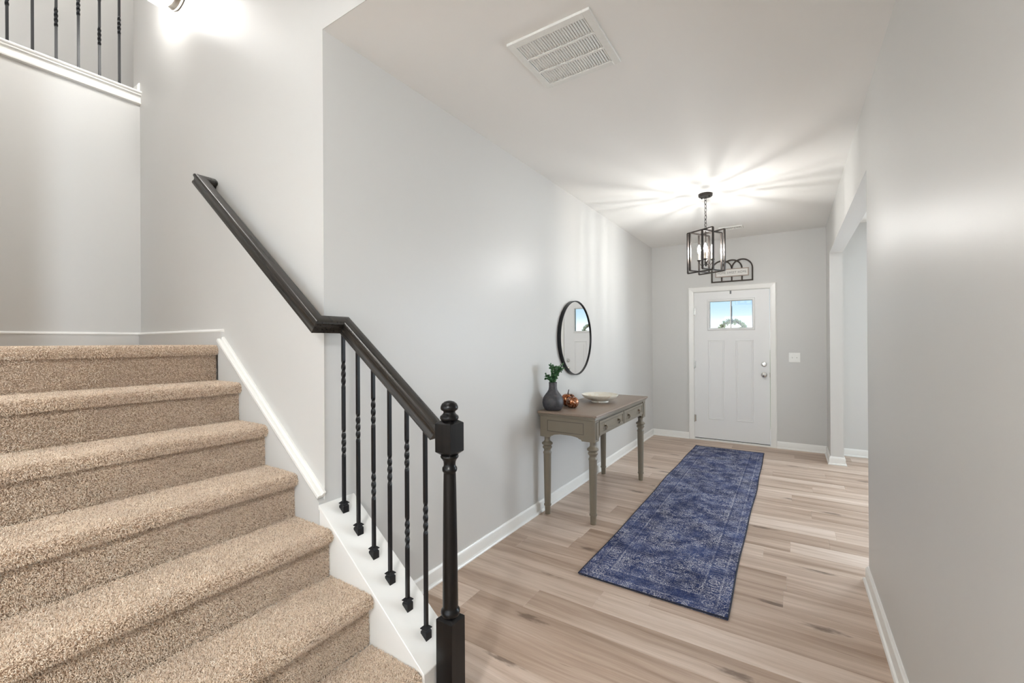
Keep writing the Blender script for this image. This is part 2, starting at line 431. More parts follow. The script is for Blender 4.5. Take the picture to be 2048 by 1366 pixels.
# planks running across the hall, full board 1.225 m, rows 0.1785 m
ROWH, BL = .1785, 1.225
joint = {-1: -1.462, 0: -1.183, 1: -.876, 2: -.633, 3: -1.573, 4: -.041, 8: -.010, 9: .212, 18: -.165, 16: .162}
planks = {}
def plank(x0, x1, y0, y1):
    key = (round(x1 - x0, 3), round(y1 - y0, 3))
    if key not in planks:
        a, b = (x1 - x0) / 2, (y1 - y0) / 2; e = .0012
        v = [(-a, -b, -.008), (a, -b, -.008), (a, b, -.008), (-a, b, -.008), (-a, -b, -e), (a, -b, -e), (a, b, -e), (-a, b, -e),
             (-a + e, -b + e, 0), (a - e, -b + e, 0), (a - e, b - e, 0), (-a + e, b - e, 0)]
        f = [(8, 9, 10, 11)] + [(i, (i + 1) % 4, (i + 1) % 4 + 4, i + 4) for i in range(4)] + [(i + 4, (i + 1) % 4 + 4, (i + 1) % 4 + 8, i + 8) for i in range(4)]
        me = bpy.data.meshes.new('plank'); me.from_pydata(v, [], f); me.materials.append(M_PLANK); planks[key] = me
    o = bpy.data.objects.new('plank', planks[key]); COL.objects.link(o); o.parent = fl
    o.location = ((x0 + x1) / 2, (y0 + y1) / 2, 0)
for k in range(-17, 26):
    y0 = 1.915 + ROWH * k; y1 = min(y0 + ROWH, YF + .02)
    if y1 - y0 < .02: continue
    xa = XL + .003 if y0 > 1.2 else -1.085
    xb = XR - .003 if y1 < YO1 - .1 else 3.0
    j = joint.get(k, -1.7 + ((k * 0.447 + .13) % 1.0) * BL)
    while j > xa: j -= BL
    while j < xb:
        a, b = max(j, xa), min(j + BL, xb)
        if b - a > .03: plank(a, b, y0, y1)
        j += BL

ce = struct(boxes((XL, XBK, YS + .003, YF + .14, H, H + .2), (-.75, XBK, YBK, YS + .003, H, H + .2), (-2.67, -.75, YBK, -1.72, H, H + .2)).build('ceiling', M_CEIL))
struct(boxes((XL - .124, XL, YS + .14, YF, 0, H + .2)).build('wall_left', M_WALL))
struct(boxes((-4.035, XL, YS, YS + .14, 0, ZC2), (XL, -.75, YS, YS + .003, H, ZC2), (XL, -.63, YS + .003, YS + .14, H + .2, ZC2)).build('wall_stair', M_WALL))
struct(boxes((XR, XR + WT, -1.6, YO1, 0, H), (XR, XR + WT, YO1, YO2, ZO, H), (XR, XR + WT, YO2, YF, 0, H)).build('wall_right', M_WALL))
# front wall with door opening and the dining window opening
DX0, DX1, DZ0, DZ1 = -1.142, -.228, .030, 2.062
g0, g1, gt = DX0 - .006, DX1 + .006, DZ1 + .006
wx0, wx1, wz0, wz1 = 1.75, 3.45, .6, 2.3
struct(boxes((XL - .124, g0, YF, YF + .14, 0, H), (g0, g1, YF, YF + .14, gt, H), (g1, wx0, YF, YF + .14, 0, H), (wx0, wx1, YF, YF + .14, 0, wz0),
             (wx0, wx1, YF, YF + .14, wz1, H), (wx1, XBK + .1, YF, YF + .14, 0, H)).build('wall_front', M_WALL))
# dining room and room behind
sy0, sy1 = 3.55, 5.45
struct(boxes((XBK, XBK + .12, YBK, -4.55, 0, H), (XBK, XBK + .12, -4.55, -2.65, 0, .65), (XBK, XBK + .12, -4.55, -2.65, 2.35, H), (XBK, XBK + .12, -2.65, sy0, 0, H), (XBK, XBK + .12, sy0, sy1, 0, .6), (XBK, XBK + .12, sy0, sy1, 2.3, H), (XBK, XBK + .12, sy1, YF, 0, H)).build('wall_dining_side', M_WALL))
struct(boxes((XR + WT, XBK, 1.9, 2.02, 0, H)).build('wall_dining_rear', M_WALL))
r0, r1, r2, r3_ = -2.2, -.5, .15, 1.85
struct(boxes((-2.8, r0, YBK - .12, YBK, 0, H), (r1, r2, YBK - .12, YBK, 0, H), (r3_, XBK + .12, YBK - .12, YBK, 0, H),
             (r0, r1, YBK - .12, YBK, 0, .65), (r0, r1, YBK - .12, YBK, 2.35, H), (r2, r3_, YBK - .12, YBK, 0, .65), (r2, r3_, YBK - .12, YBK, 2.35, H)).build('wall_back', M_WALL))
def window(n, x0, x1, z0, z1, y, ax='y'):
    m = MB(); t = .05
    def b(a0, a1, c0, c1, d=.03):
        if ax == 'y': m.box(a0, a1, y - d, y + d, c0, c1)
        else: m.box(y - d, y + d, a0, a1, c0, c1)
    b(x0, x0 + t, z0, z1); b(x1 - t, x1, z0, z1); b(x0, x1, z0, z0 + t); b(x0, x1, z1 - t, z1); b(x0, x1, (z0 + z1) / 2 - .02, (z0 + z1) / 2 + .02, .025)
    fr = struct(m.build('window_%d' % n, M_TRIM))
    p = MB()
    if ax == 'y': p.box(x0 + t, x1 - t, y - .003, y + .003, z0 + t, z1 - t)
    else: p.box(y - .003, y + .003, x0 + t, x1 - t, z0 + t, z1 - t)
    p.build('pane', M_GLASS, fr)
window(1, wx0, wx1, wz0, wz1, YF + .07); window(2, sy0, sy1, .6, 2.3, XBK + .06, 'x')
window(5, -4.55, -2.65, .65, 2.35, XBK + .06, 'x'); window(3, r0, r1, .65, 2.35, YBK - .06); window(4, r2, r3_, .65, 2.35, YBK - .06)  # side window of the room behind is unseen, added for its fill lamp
# stairwell and upper hall
struct(boxes((XB - .12, XB, -2.4, YS, 0, Z2)).build('wall_balcony', M_WALL))
struct(boxes((-2.79, -2.67, YBK, YN, 0, H + .2)).build('wall_flight', M_WALL))
struct(boxes((-2.67, -.63, -1.72, -1.60, H + .2, ZC2), (-.75, -.63, -1.60, YS, H + .2, ZC2)).build('wall_upper_side', M_WALL))
struct(boxes((-5.32, -5.2, -3.6, 3.2, Z2, ZC2)).build('wall_upper_hall', M_WALL))
struct(boxes((-5.2, -2.79, -3.6, -3.48, Z2, ZC2), (-5.2, -4.035, 3.08, 3.2, Z2, ZC2), (-4.155, -4.035, YS + .14, 3.08, Z2, ZC2)).build('wall_upper_ends', M_WALL))
struct(boxes((-5.2, XB - .12, -3.48, 3.08, Z2 - .2, Z2), (XB - .12, -2.79, -3.48, -2.36, Z2 - .2, Z2)).build('floor_upper', M_CARPET))
struct(boxes((-5.32, -.63, -3.6, 3.2, ZC2, ZC2 + .1)).build('ceiling_upper', M_CEIL))
# outside
struct(boxes((-40, 40, YF + 1.9, 90, -.4, -.3)).build('ground', M_LAWN))
struct(boxes((-2.2, 1.2, YF + .14, YF + 1.9, -.3, -.10)).build('porch_floor', M_PORCH))

# ------------------------------------------------------------------ baseboards, casing, trim
BP = [(0, 0), (.026, 0), (.026, .006), (.022, .014), (.0145, .018), (.0145, .068), (.012, .078), (.007, .084), (.005, .0895), (0, .0895)]
def baseboard(name, path, z=0, side=1):
    m = MB(); m.sweep([(u * side, v) for u, v in BP], [(x, y, z) for x, y in path], (0, 0, 1))
    return struct(m.build(name, M_TRIM, smooth=True, angle=25))
# side: d x nrm points to the walker's right-hand side
baseboard('baseboard_left', [(XL, 1.30), (XL, YF), (DX0 - .075, YF)])
baseboard('baseboard_front', [(DX1 + .075, YF), (XR, YF), (XR, YO2), (XR + WT, YO2), (XR + WT, YF), (wx1 + .8, YF)])
baseboard('baseboard_right', [(XR + WT, 2.1), (XR + WT, YO1), (XR, YO1), (XR, -1.6)])
# landing baseboards (painted like the wall, with a white cap)
LP = [(0, 0), (.016, 0), (.016, .082), (0, .082)]
CP = [(0, .082), (.019, .082), (.019, .088), (.012, .092), (.006, .0985), (0, .0985)]
lpth = [(XB, -.02, LAND), (XB, YS, LAND), (-2.652, YS, LAND)]
struct(MB().sweep(LP, lpth, (0, 0, 1)).build('baseboard_landing', M_WALL))
bpy.data.objects['baseboard_landing']
MB().sweep(CP, lpth, (0, 0, 1)).build('cap_moulding', M_TRIM, bpy.data.objects['baseboard_landing'], smooth=True, angle=25)
# front door casing and jamb
def casing():
    m = MB(); w = .070
    prof = [(0, 0), (w, 0), (w, .012), (w - .012, .018), (.02, .014), (.008, .012), (0, .009)]
    # sweep in plane y = YF, normal -y
    m.sweep([(u, v) for u, v in prof], [(g1, YF, 0), (g1, YF, gt), (g0, YF, gt), (g0, YF, 0)], (0, -1, 0))
    return struct(m.build('trim_1', M_TRIM))
casing()
struct(boxes((g0, DX0 - .0015, YF + .002, YF + .139, 0, gt), (DX1 + .0035, g1, YF + .002, YF + .139, 0, gt), (g0, g1, YF + .002, YF + .139, DZ1 + .003, gt), (g0, g1, YF - .012, YF + .139, 0, DZ0 - .008)).build('trim_2', M_TRIM))

# ------------------------------------------------------------------ front door
door = struct(empty('door_1', ((DX0 + DX1) / 2, YF + .025, DZ0)))
DY0, DY1 = YF + .004, YF + .048
GX0, GX1, GZ0, GZ1 = -.938, -.425, 1.560, 1.923
boxes((DX0, DX1, DY0, DY1, DZ0, GZ0), (DX0, DX1, DY0, DY1, GZ1, DZ1), (DX0, GX0, DY0, DY1, GZ0, GZ1), (GX1, DX1, DY0, DY1, GZ0, GZ1)).build('door_slab', M_DOOR, door)
wf = MB(); wf.sweep([(0, 0), (.032, 0), (.032, .004), (.026, .014), (.008, .016), (.002, .010), (0, .006)],
                    [(GX1, DY0, GZ0), (GX1, DY0, GZ1), (GX0, DY0, GZ1), (GX0, DY0, GZ0)], (0, -1, 0), closed=True)
wfo = wf.build('window_frame', M_DOOR, door)
boxes((-.686, -.675, DY0 - .004, DY1, GZ0, GZ1)).build('muntin', M_TRIM, wfo)
boxes((GX0, -.686, DY0 + .018, DY0 + .022, GZ0, GZ1)).build('pane', M_GLASS, wfo)
boxes((-.675, GX1, DY0 + .018, DY0 + .022, GZ0, GZ1)).build('pane', M_GLASS, wfo)
for (a, b) in ((-.964, -.760), (-.623, -.412)):
    m = MB(); z0, z1 = .300, 1.396
    m.sweep([(0, 0), (-.030, 0), (-.030, .003), (-.024, .0045), (-.018, .0015), (-.010, .0075), (-.004, .007)], [(b, DY0, z0), (b, DY0, z1), (a, DY0, z1), (a, DY0, z0)], (0, -1, 0), closed=True)
    m.box(a + .045, b - .045, DY0 - .004, DY0 + .01, z0 + .045, z1 - .045)
    m.build('door_panel', M_DOOR, door)
for z in (1.80, 1.055, .300):
    hm = MB(); hm.lathe([(.0065, -.048), (.0065, .048)], 10, (DX0 - .002, DY0 - .006, z)); hm.lathe([(.004, -.056), (.0075, -.049)], 8, (DX0 - .002, DY0 - .006, z)); hm.box(DX0 - .005, DX0 + .02, DY0 - .003, DY0, z - .045, z + .045)
    hm.build('hinge', M_CHROME, door, smooth=True)
kb = MB(); kb.lathe([(.0, -.0), (.0335, -.0), (.0335, -.007), (.029, -.011), (.013, -.014), (.0125, -.034), (.022, -.040), (.028, -.050), (.027, -.060), (.018, -.066), (0, -.068)], 24, (-.292, DY0, .938), 'y')
kb.build('door_knob', M_CHROME, door, smooth=True)
db = MB(); db.lathe([(0, 0), (.032, 0), (.032, -.008), (.026, -.014), (.010, -.016), (0, -.016)], 24, (-.294, DY0, 1.074), 'y'); db.box(-.299, -.289, DY0 - .034, DY0 - .014, 1.056, 1.092)
db.build('deadbolt', M_CHROME, door, smooth=True)
boxes((DX1 - .001, DX1 + .0034, DY0 - .002, DY0 + .02, .905, .968)).build('strike_plate', M_PULL, door)
boxes((DX0 + .002, DX1 - .002, DY0 - .003, DY1, DZ0 - .007, DZ0)).build('door_sweep', M_DARK, door)

# ------------------------------------------------------------------ staircase
stairs = struct(empty('staircase', (NX0, .55, 0)))
YC1 = 1.1125
def step_profile(xn, z, zb, run, last=False):
    """(x,z) from the back of the tread over the nosing and down the riser, with outward normals"""
    back = xn - run; r = .020; P = []
    nose = xn + .014
    P.append((back, z)); P.append((xn - run * .5, z + .001)); P.append((xn - .03, z))
    for i in range(7):
        a = PI / 2 - i * PI / 6
        P.append((nose - r + r * math.cos(a), z - .0225 + .0225 * math.sin(a)))
    P.append((xn - .006, z - .044)); P.append((xn - .017, z - .050))
    P.append((xn - .017, (z + zb) / 2)); P.append((xn - .015, zb + .004))
    return P
def add_pile(parent, P, y0, y1, dens, yaw_map=None, length=.0105):
    P = np.array(P); seg = np.diff(P, axis=0); L = np.hypot(seg[:, 0], seg[:, 1]); cum = np.concatenate([[0], np.cumsum(L)])
    N = int(dens * cum[-1] * (y1 - y0))
    s = rng.uniform(0, cum[-1], N); i = np.clip(np.searchsorted(cum, s) - 1, 0, len(L) - 1); t = (s - cum[i]) / L[i]
    x = P[i, 0] + seg[i, 0] * t; z = P[i, 1] + seg[i, 1] * t; y = rng.uniform(y0, y1, N)
    n = np.stack([-seg[i, 1], np.zeros(N), seg[i, 0]], 1); n /= np.linalg.norm(n, axis=1)[:, None]; n *= np.sign(n[:, 0] + n[:, 2] + 1e-6)[:, None]
    root = np.stack([x, y, z], 1) - n * .001
    j1 = rng.normal(0, .30, (N, 3)); d1 = n + j1; d1 /= np.linalg.norm(d1, axis=1)[:, None]
    j2 = rng.normal(0, .60, (N, 3)); d2 = n + j1 + j2 + np.array([0, 0, -.25]); d2 /= np.linalg.norm(d2, axis=1)[:, None]
    ln = length * rng.uniform(.65, 1.15, N)[:, None]
    pts = np.stack([root, root + d1 * ln * .5, root + d1 * ln * .5 + d2 * ln * .5], 1)
    if yaw_map is not None: pts = yaw_map(pts)
    pts = pts - np.array(wloc(parent))
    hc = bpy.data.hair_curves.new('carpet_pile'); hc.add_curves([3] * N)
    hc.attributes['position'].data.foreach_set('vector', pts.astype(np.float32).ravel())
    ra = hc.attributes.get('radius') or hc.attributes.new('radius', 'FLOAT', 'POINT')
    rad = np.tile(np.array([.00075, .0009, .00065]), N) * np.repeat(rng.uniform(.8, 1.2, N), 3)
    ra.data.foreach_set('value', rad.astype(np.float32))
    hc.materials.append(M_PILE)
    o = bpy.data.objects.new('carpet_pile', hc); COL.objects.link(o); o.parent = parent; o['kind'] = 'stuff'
    return o
for k in range(7):
    xn = NX0 - RUN * k; z = RISE * (k + 1); zb = RISE * k
    run = RUN if k < 6 else (xn - XB)
    prof = step_profile(xn, z, zb, run)
    poly = prof + [(xn - .014, zb), (xn - run, zb)]
    st = MB().prism(poly, YN + .03, YC1).build('step' if k < 6 else 'landing', M_CARPET, stairs, smooth=True, angle=40)
    if k == 6:
        P6 = prof[2:]
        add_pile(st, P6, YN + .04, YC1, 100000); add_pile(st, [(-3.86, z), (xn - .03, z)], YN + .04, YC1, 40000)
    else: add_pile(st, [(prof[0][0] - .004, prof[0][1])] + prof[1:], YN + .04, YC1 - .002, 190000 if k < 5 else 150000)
    # closed side under the steps
stm = MB().prism([(NX0 - .02, 0), (NX0 - .02, .10), (-2.67, LAND - .09), (-2.67, 0)], YN, YN + .03); struct(stm.build('wall_stair_side', M_WALL))
# second flight, rising toward -y from the landing
for k in range(8):
    yn = YN - .05 - RUN * k; z = LAND + (Z2 - LAND) / 9 * (k + 1); zb = LAND + (Z2 - LAND) / 9 * k
    prof = step_profile(0, z, zb, RUN)
    poly = prof + [(-.014, zb), (-RUN, zb)]
    MB().prism([(yn - (-p[0]) if False else yn + p[0], p[1]) for p in poly], XB + .002, -2.672, 'x').build('step', M_CARPET, stairs, smooth=True, angle=40)

# knee wall (open side) with white sloped cap
SL = .761
def zc(x): return .681 - SL * (x + 1.7265)
XE = -1.102
kw = struct(MB().prism([(XL, 0), (XE, 0), (XE, zc(XE) - .016), (XL, zc(XL) - .016)], 1.1145, 1.276).build('wall_stringer', M_TRIM))
MB().prism([(XL, zc(XL) - .018), (XE + .004, zc(XE + .004) - .018), (XE + .004, zc(XE + .004)), (XL, zc(XL))], 1.108, 1.290).build('stringer_cap', M_TRIM, kw, bevel=.002)
# skirt on the stair wall, painted like the wall, and its white sloped moulding
def zs(x): return .700 - .7415 * (x + 1.703)
XT = -2.662
sk = struct(MB().prism([(XL, zs(XL) - .028), (XT, zs(XT) - .028), (XT, LAND - .2), (-2.4, .8), (XL, .3)], 1.112, YS).build('trim_3', M_WALL))
n_ = Vector((.7415, 0, 1)).normalized()
MB().sweep([(0, -.014), (.0, .015), (.009, .015), (.0135, .011), (.015, .004), (.0155, -.001), (.017, .002), (.029, .002), (.0325, -.002), (.0325, -.014)], [(XT, YS, zs(XT)), (XL + .001, YS, zs(XL + .001))], n_).build('sloped_moulding', M_TRIM, sk, smooth=True, angle=20)

# ------------------------------------------------------------------ stair railing
THX = .757
def zt(x): return 1.470 - THX * (x + 1.622)
rail = tag(empty('stair_railing', (-1.2, 1.2, .3)), 'black stair railing with twisted iron balusters and a turned newel post', 'railing')
hp = [(0, 0), (.017, 0), (.024, -.003), (.029, -.009), (.029, -.018), (.0245, -.024), (.0225, -.030), (.0225, -.038), (.0245, -.044), (.0265, -.048), (.0265, -.058), (.023, -.0615)]
hprof = hp + [(-u, v) for u, v in hp[::-1] if u > 0]
nr = Vector((THX, 0, 1)).normalized()
YW, YB_, XJ = 1.066, 1.200, -1.647
path = [(x, y, zt(x)) for x, y in ((-2.736, YS - .0005), (-2.736, YW), (XJ, YW), (XJ, YB_), (-1.0925, YB_))]
MB().sweep(hprof, path, nr).build('handrail', M_RAIL, rail, smooth=True, angle=30)
# small end rosette on the wall return
nwx, nwy, hw = -1.054, 1.200, .0375
npost = MB()
def block(z0, z1, ch0, ch1):
    """square block whose ends are drawn in to a round (lamb's tongue)"""
    rr = .024
    sq = [(-1, -1), (1, -1), (1, 1), (-1, 1)]
    rings = []
    def ring(h, z, mid): return [(nwx + a * h, nwy + b * h, z) for a, b in sq]
    if ch0: rings.append(ring(.020, z0, 0)); rings.append(ring(hw, z0 + ch0, 0))
    else: rings.append(ring(hw, z0, 0))
    if ch1: rings.append(ring(hw, z1 - ch1, 0)); rings.append(ring(.020, z1, 0))
    else: rings.append(ring(hw, z1, 0))
    v = [p for r in rings for p in r]; f = [tuple(range(3, -1, -1)), tuple(range(len(v) - 4, len(v)))]
    for i in range(len(rings) - 1):
        for k in range(4):
            l = (k + 1) % 4; f.append((i * 4 + k, i * 4 + l, i * 4 + 4 + l, i * 4 + 4 + k))
    npost.add(v, f)
block(0.0, .388, 0, .013)
no = npost.build('newel_post', M_POST, rail, bevel=.0012)
npost = MB(); block(.970, 1.100, .014, .012); npost.build('post_block', M_POST, no, bevel=.0012)
tp = [(.020, .384), (.033, .388), (.0355, .396), (.034, .405), (.029, .411), (.0275, .416), (.0285, .424), (.0275, .55), (.0255, .72), (.0235, .86), (.0225, .903), (.0225, .908), (.0265, .912), (.0275, .919), (.0265, .926), (.0225, .930), (.0218, .938), (.023, .948), (.0275, .957), (.0325, .962), (.0335, .967), (.031, .972), (.020, .976)]
MB().lathe(tp, 32, (nwx, nwy, 0)).build('turned_shaft', M_POST, no, smooth=True, angle=50)
fp = [(.024, 1.094), (.027, 1.098), (.033, 1.102), (.0345, 1.108), (.033, 1.114), (.027, 1.119), (.0225, 1.124), (.0215, 1.129), (.0245, 1.133), (.0305, 1.137), (.0325, 1.143), (.0315, 1.150), (.027, 1.159), (.018, 1.166), (.008, 1.169), (0, 1.1695)]
MB().lathe(fp, 32, (nwx, nwy, 0)).build('finial', M_POST, no, smooth=True, angle=50)

def twisted_bar(z0, z1, twists, h=.0064):
    m = MB(); zs_ = {z0, z1}; L = .125
    for c in twists:
        for i in range(33): zs_.add(c - L / 2 + L * i / 32)
    zs_ = sorted(zs_); v = []; f = []
    for z in zs_:
        a = 0; k = 1.0
        for c in twists:
            t = (z - c + L / 2) / L
            if t >= 1: a += 2 * PI
            elif t > 0: a += 2 * PI * t; k = 1 + .10 * math.sin(PI * min(1, max(0, t)))
        for q in range(4):
            b = PI / 4 + q * PI / 2 + a; v.append((h * 1.414 * k * math.cos(b), h * 1.414 * k * math.sin(b), z))
    n = len(zs_)
    for i in range(n - 1):
        for q in range(4):
            r = (q + 1) % 4; f.append((i * 4 + q, i * 4 + r, i * 4 + 4 + r, i * 4 + 4 + q))
    f += [(3, 2, 1, 0), tuple(range(4 * n - 4, 4 * n))]
    return m.add(v, f)
def shoe_mesh():
    m = MB(); h = .0150
    def ring(w, z, slope=False): return [(a * w, b * w, (z - SL * a * w) if slope else z) for a, b in ((-1, -1), (1, -1), (1, 1), (-1, 1))]
    R = [ring(h, 0, True), ring(h, .019), ring(.0115, .0235), ring(.0115, .026), ring(.0165, .0285), ring(.0165, .031), ring(.0085, .038)]
    v = [p for r in R for p in r]; f = [(3, 2, 1, 0), tuple(range(len(v) - 4, len(v)))]
    for i in range(len(R) - 1):
        for k in range(4):
            l = (k + 1) % 4; f.append((i * 4 + k, i * 4 + l, i * 4 + 4 + l, i * 4 + 4 + k))
    return m.add(v, f)
shoe0 = None; bal0 = {}
for k in range(6):
    x = -1.675 + .0996 * k; zb = zc(x); zt_ = zt(x) - .050
    tw = (.295, .60) if k % 2 == 0 else (.45,)
    key = k % 2
    if key not in bal0:
        b = twisted_bar(.012, zt_ - zb, tw).build('baluster', M_BLACK_IRON, rail); b.location = Vector((x, 1.2, zb)) - wloc(rail); bal0[key] = b
    else:
        b = copy_of(bal0[key], Vector((x, 1.2, zb)) - wloc(rail), rail)
    if shoe0 is None:
        shoe0 = shoe_mesh().build('shoe', M_BLACK_IRON, b, bevel=.0006); shoe0.location = (0, 0, 0)
    else: copy_of(shoe0, (0, 0, 0), b)

# ------------------------------------------------------------------ balcony
bt = struct(boxes((XB, XB + .016, -.3, YS, 3.108, 3.168)).build('trim_4', M_TRIM))
MB().prism([(XB - .13, 3.170), (XB + .036, 3.170), (XB + .040, 3.176), (XB + .036, 3.186), (XB + .02, 3.1885), (XB - .13, 3.1885)], -.3, YS).build('balcony_cap', M_TRIM, bt)
boxes((XB, XB + .030, -.3, YS, 3.158, 3.170)).build('bed_moulding', M_TRIM, bt)
MB().prism([(XB, 3.098), (XB + .022, 3.100), (XB + .024, 3.108), (XB, 3.110)], -.3, YS).build('lower_bead', M_TRIM, bt)
baseboard('baseboard_upper', [(-4.035, YS), (XB - .0, YS)], z=3.1885 - .02)
bra = tag(empty('balcony_railing', (XB - .04, .5, 3.19)), 'dark iron balcony railing on the white upstairs ledge', 'railing')
ub = {}
for k in range(-6, 6):
    y = .522 + .1033 * k; key = k % 2
    if key not in ub:
        tws = (.300, .60) if key == 0 else (.437,)
        b = twisted_bar(0, .90, tws).build('baluster', M_BLACK_IRON, bra); b.location = Vector((XB - .04, y, 3.1885)) - wloc(bra); ub[key] = b
    else: copy_of(ub[key], Vector((XB - .04, y, 3.1885)) - wloc(bra), bra)
MB().sweep(hprof, [(XB - .04, YS, 4.14), (XB - .04, -.3, 4.14)], (0, 0, 1)).build('handrail', M_RAIL, bra, smooth=True, angle=30)

# ------------------------------------------------------------------ stair wall lamp
lx, lz, ly = -3.225, 3.640, YS
wl = tag(empty('wall_lamp', (lx, ly, lz)), 'lit white glass dome lamp with nickel ring high on the stair wall', 'lamp')
MB().lathe([(.02, 0), (.138, 0), (.146, -.006), (.148, -.018), (.143, -.024), (.142, -.036), (.138, -.044), (.128, -.046)], 40, (lx, ly, lz), 'y').build('nickel_ring', M_NICKEL, wl, smooth=True)
MB().lathe([(.128, -.044), (.152, -.054), (.166, -.085), (.164, -.125), (.146, -.175), (.112, -.215), (.06, -.240), (0, -.247)], 40, (lx, ly, lz), 'y').build('glass_dome', M_DOME, wl, smooth=True, angle=80)
# second-floor ceiling lamps (out of the picture; the hall one is added to light the upper hall)
for i, (x, y) in enumerate(((-1.75, .45), (-4.6, .9))):
    fl_ = tag(empty('unseen_ceiling_lamp', (x, y, ZC2)), ('white dome ceiling lamp above the staircase', 'added dome fill lamp, unseen in the upstairs hall')[i], 'lamp')
    MB().lathe([(.02, 0), (.19, 0), (.19, -.03), (.175, -.035)], 32, (x, y, ZC2)).build('lamp_base', M_NICKEL, fl_, smooth=True)
    MB().lathe([(.172, -.032), (.17, -.06), (.14, -.10), (.08, -.125), (0, -.13)], 32, (x, y, ZC2)).build('diffuser', (M_CEILLAMP, M_HALLFILL)[i], fl_, smooth=True, angle=80)

dome = tag(empty('unseen_ceiling_lamp', (-.10, -1.5, H)), 'added white dome fill lamp, unseen in the rear hall', 'lamp')  # unseen lamp added behind the camera to fill near walls, floor and stairs
MB().lathe([(.02, 0), (.19, 0), (.19, -.03), (.175, -.035)], 32, (-.10, -1.5, H)).build('lamp_base', M_NICKEL, dome, smooth=True)
MB().lathe([(.172, -.032), (.17, -.06), (.14, -.10), (.08, -.125), (0, -.13)], 32, (-.10, -1.5, H)).build('diffuser', M_REARFILL, dome, smooth=True, angle=80)

# ------------------------------------------------------------------ return air grille and small register
def grille(name, label, x0, x1, y0, y1, bands, nslat, border, bar, slat_axis):
    t = tag(empty(name, ((x0 + x1) / 2, (y0 + y1) / 2, H)), label, 'vent')
    zf = H - .013
    m = MB(); ix0, ix1, iy0, iy1 = x0 + border, x1 - border, y0 + border, y1 - border
    m.box(x0, ix0, y0, y1, zf, H - .0005); m.box(ix1, x1, y0, y1, zf, H - .0005); m.box(ix0, ix1, y0, iy0, zf, H - .0005); m.box(ix0, ix1, iy1, y1, zf, H - .0005)
    bw = ((iy1 - iy0) - bar * (bands - 1)) / bands
    for b in range(bands - 1): m.box(ix0, ix1, iy0 + bw * (b + 1) + bar * b, iy0 + (bw + bar) * (b + 1), zf, H - .0005)
    m.build('grille_frame', M_GRILLE, t, bevel=.001)
    boxes((ix0, ix1, iy0, iy1, H - .0015, H - .0005)).build('filter', M_GRILLE_BACK, t)
    sm = None; pitch = (ix1 - ix0) / nslat
    for b in range(bands):
        for i in range(nslat):
            cx = ix0 + pitch * (i + .5); ya = iy0 + (bw + bar) * b; loc = Vector((cx, ya + bw / 2, H - .0068)) - wloc(t)
            if sm is None:
                w_, t_ = pitch * .40, .0009; L = bw / 2 - .0005; a = math.radians(38)
                c_, s_ = math.cos(a), math.sin(a)
                sec = [(-w_ * c_ - t_ * s_, -w_ * s_ + t_ * c_), (w_ * c_ - t_ * s_, w_ * s_ + t_ * c_), (w_ * c_ + t_ * s_, w_ * s_ - t_ * c_), (-w_ * c_ + t_ * s_, -w_ * s_ - t_ * c_)]
                sm = MB().prism(sec, -L, L).build('louver', M_GRILLE, t); sm.location = loc
            else: copy_of(sm, loc, t)
    return t
grille('return_air_grille', 'large white ceiling vent with three bands of louvers', -1.102, -.692, 1.667, 2.069, 3, 27, .034, .012, 'y')
grille('ceiling_register', 'small white ceiling vent behind the hanging lantern', -.735, -.475, 5.80, 5.935, 1, 12, .018, .01, 'y')

# ------------------------------------------------------------------ hanging lantern
lc = Vector((-.667, 4.40)); la = math.radians(29)
U = Vector((-math.cos(la), math.sin(la), 0)); Vv = Vector((math.sin(la), math.cos(la), 0))
ln = tag(empty('hanging_lantern', (lc.x, lc.y, H)), 'dark open cage lantern with lit candle bulbs hanging by a chain', 'lantern')
def L3(u, v, z): return Vector((lc.x, lc.y, z)) + U * u + Vv * v
MB().lathe([(.0, H - .026), (.056, H - .026), (.062, H - .020), (.063, H - .002), (.06, H)], 32, (lc.x, lc.y, 0)).build('canopy', M_LAMP_METAL, ln, smooth=True)
for a in (-.04, .04): MB().lathe([(0, H - .038), (.005, H - .037), (.006, H - .031), (.0035, H - .026)], 10, tuple(L3(a, 0, 0))).build('canopy_screw', M_BLACK_IRON, ln, smooth=True)
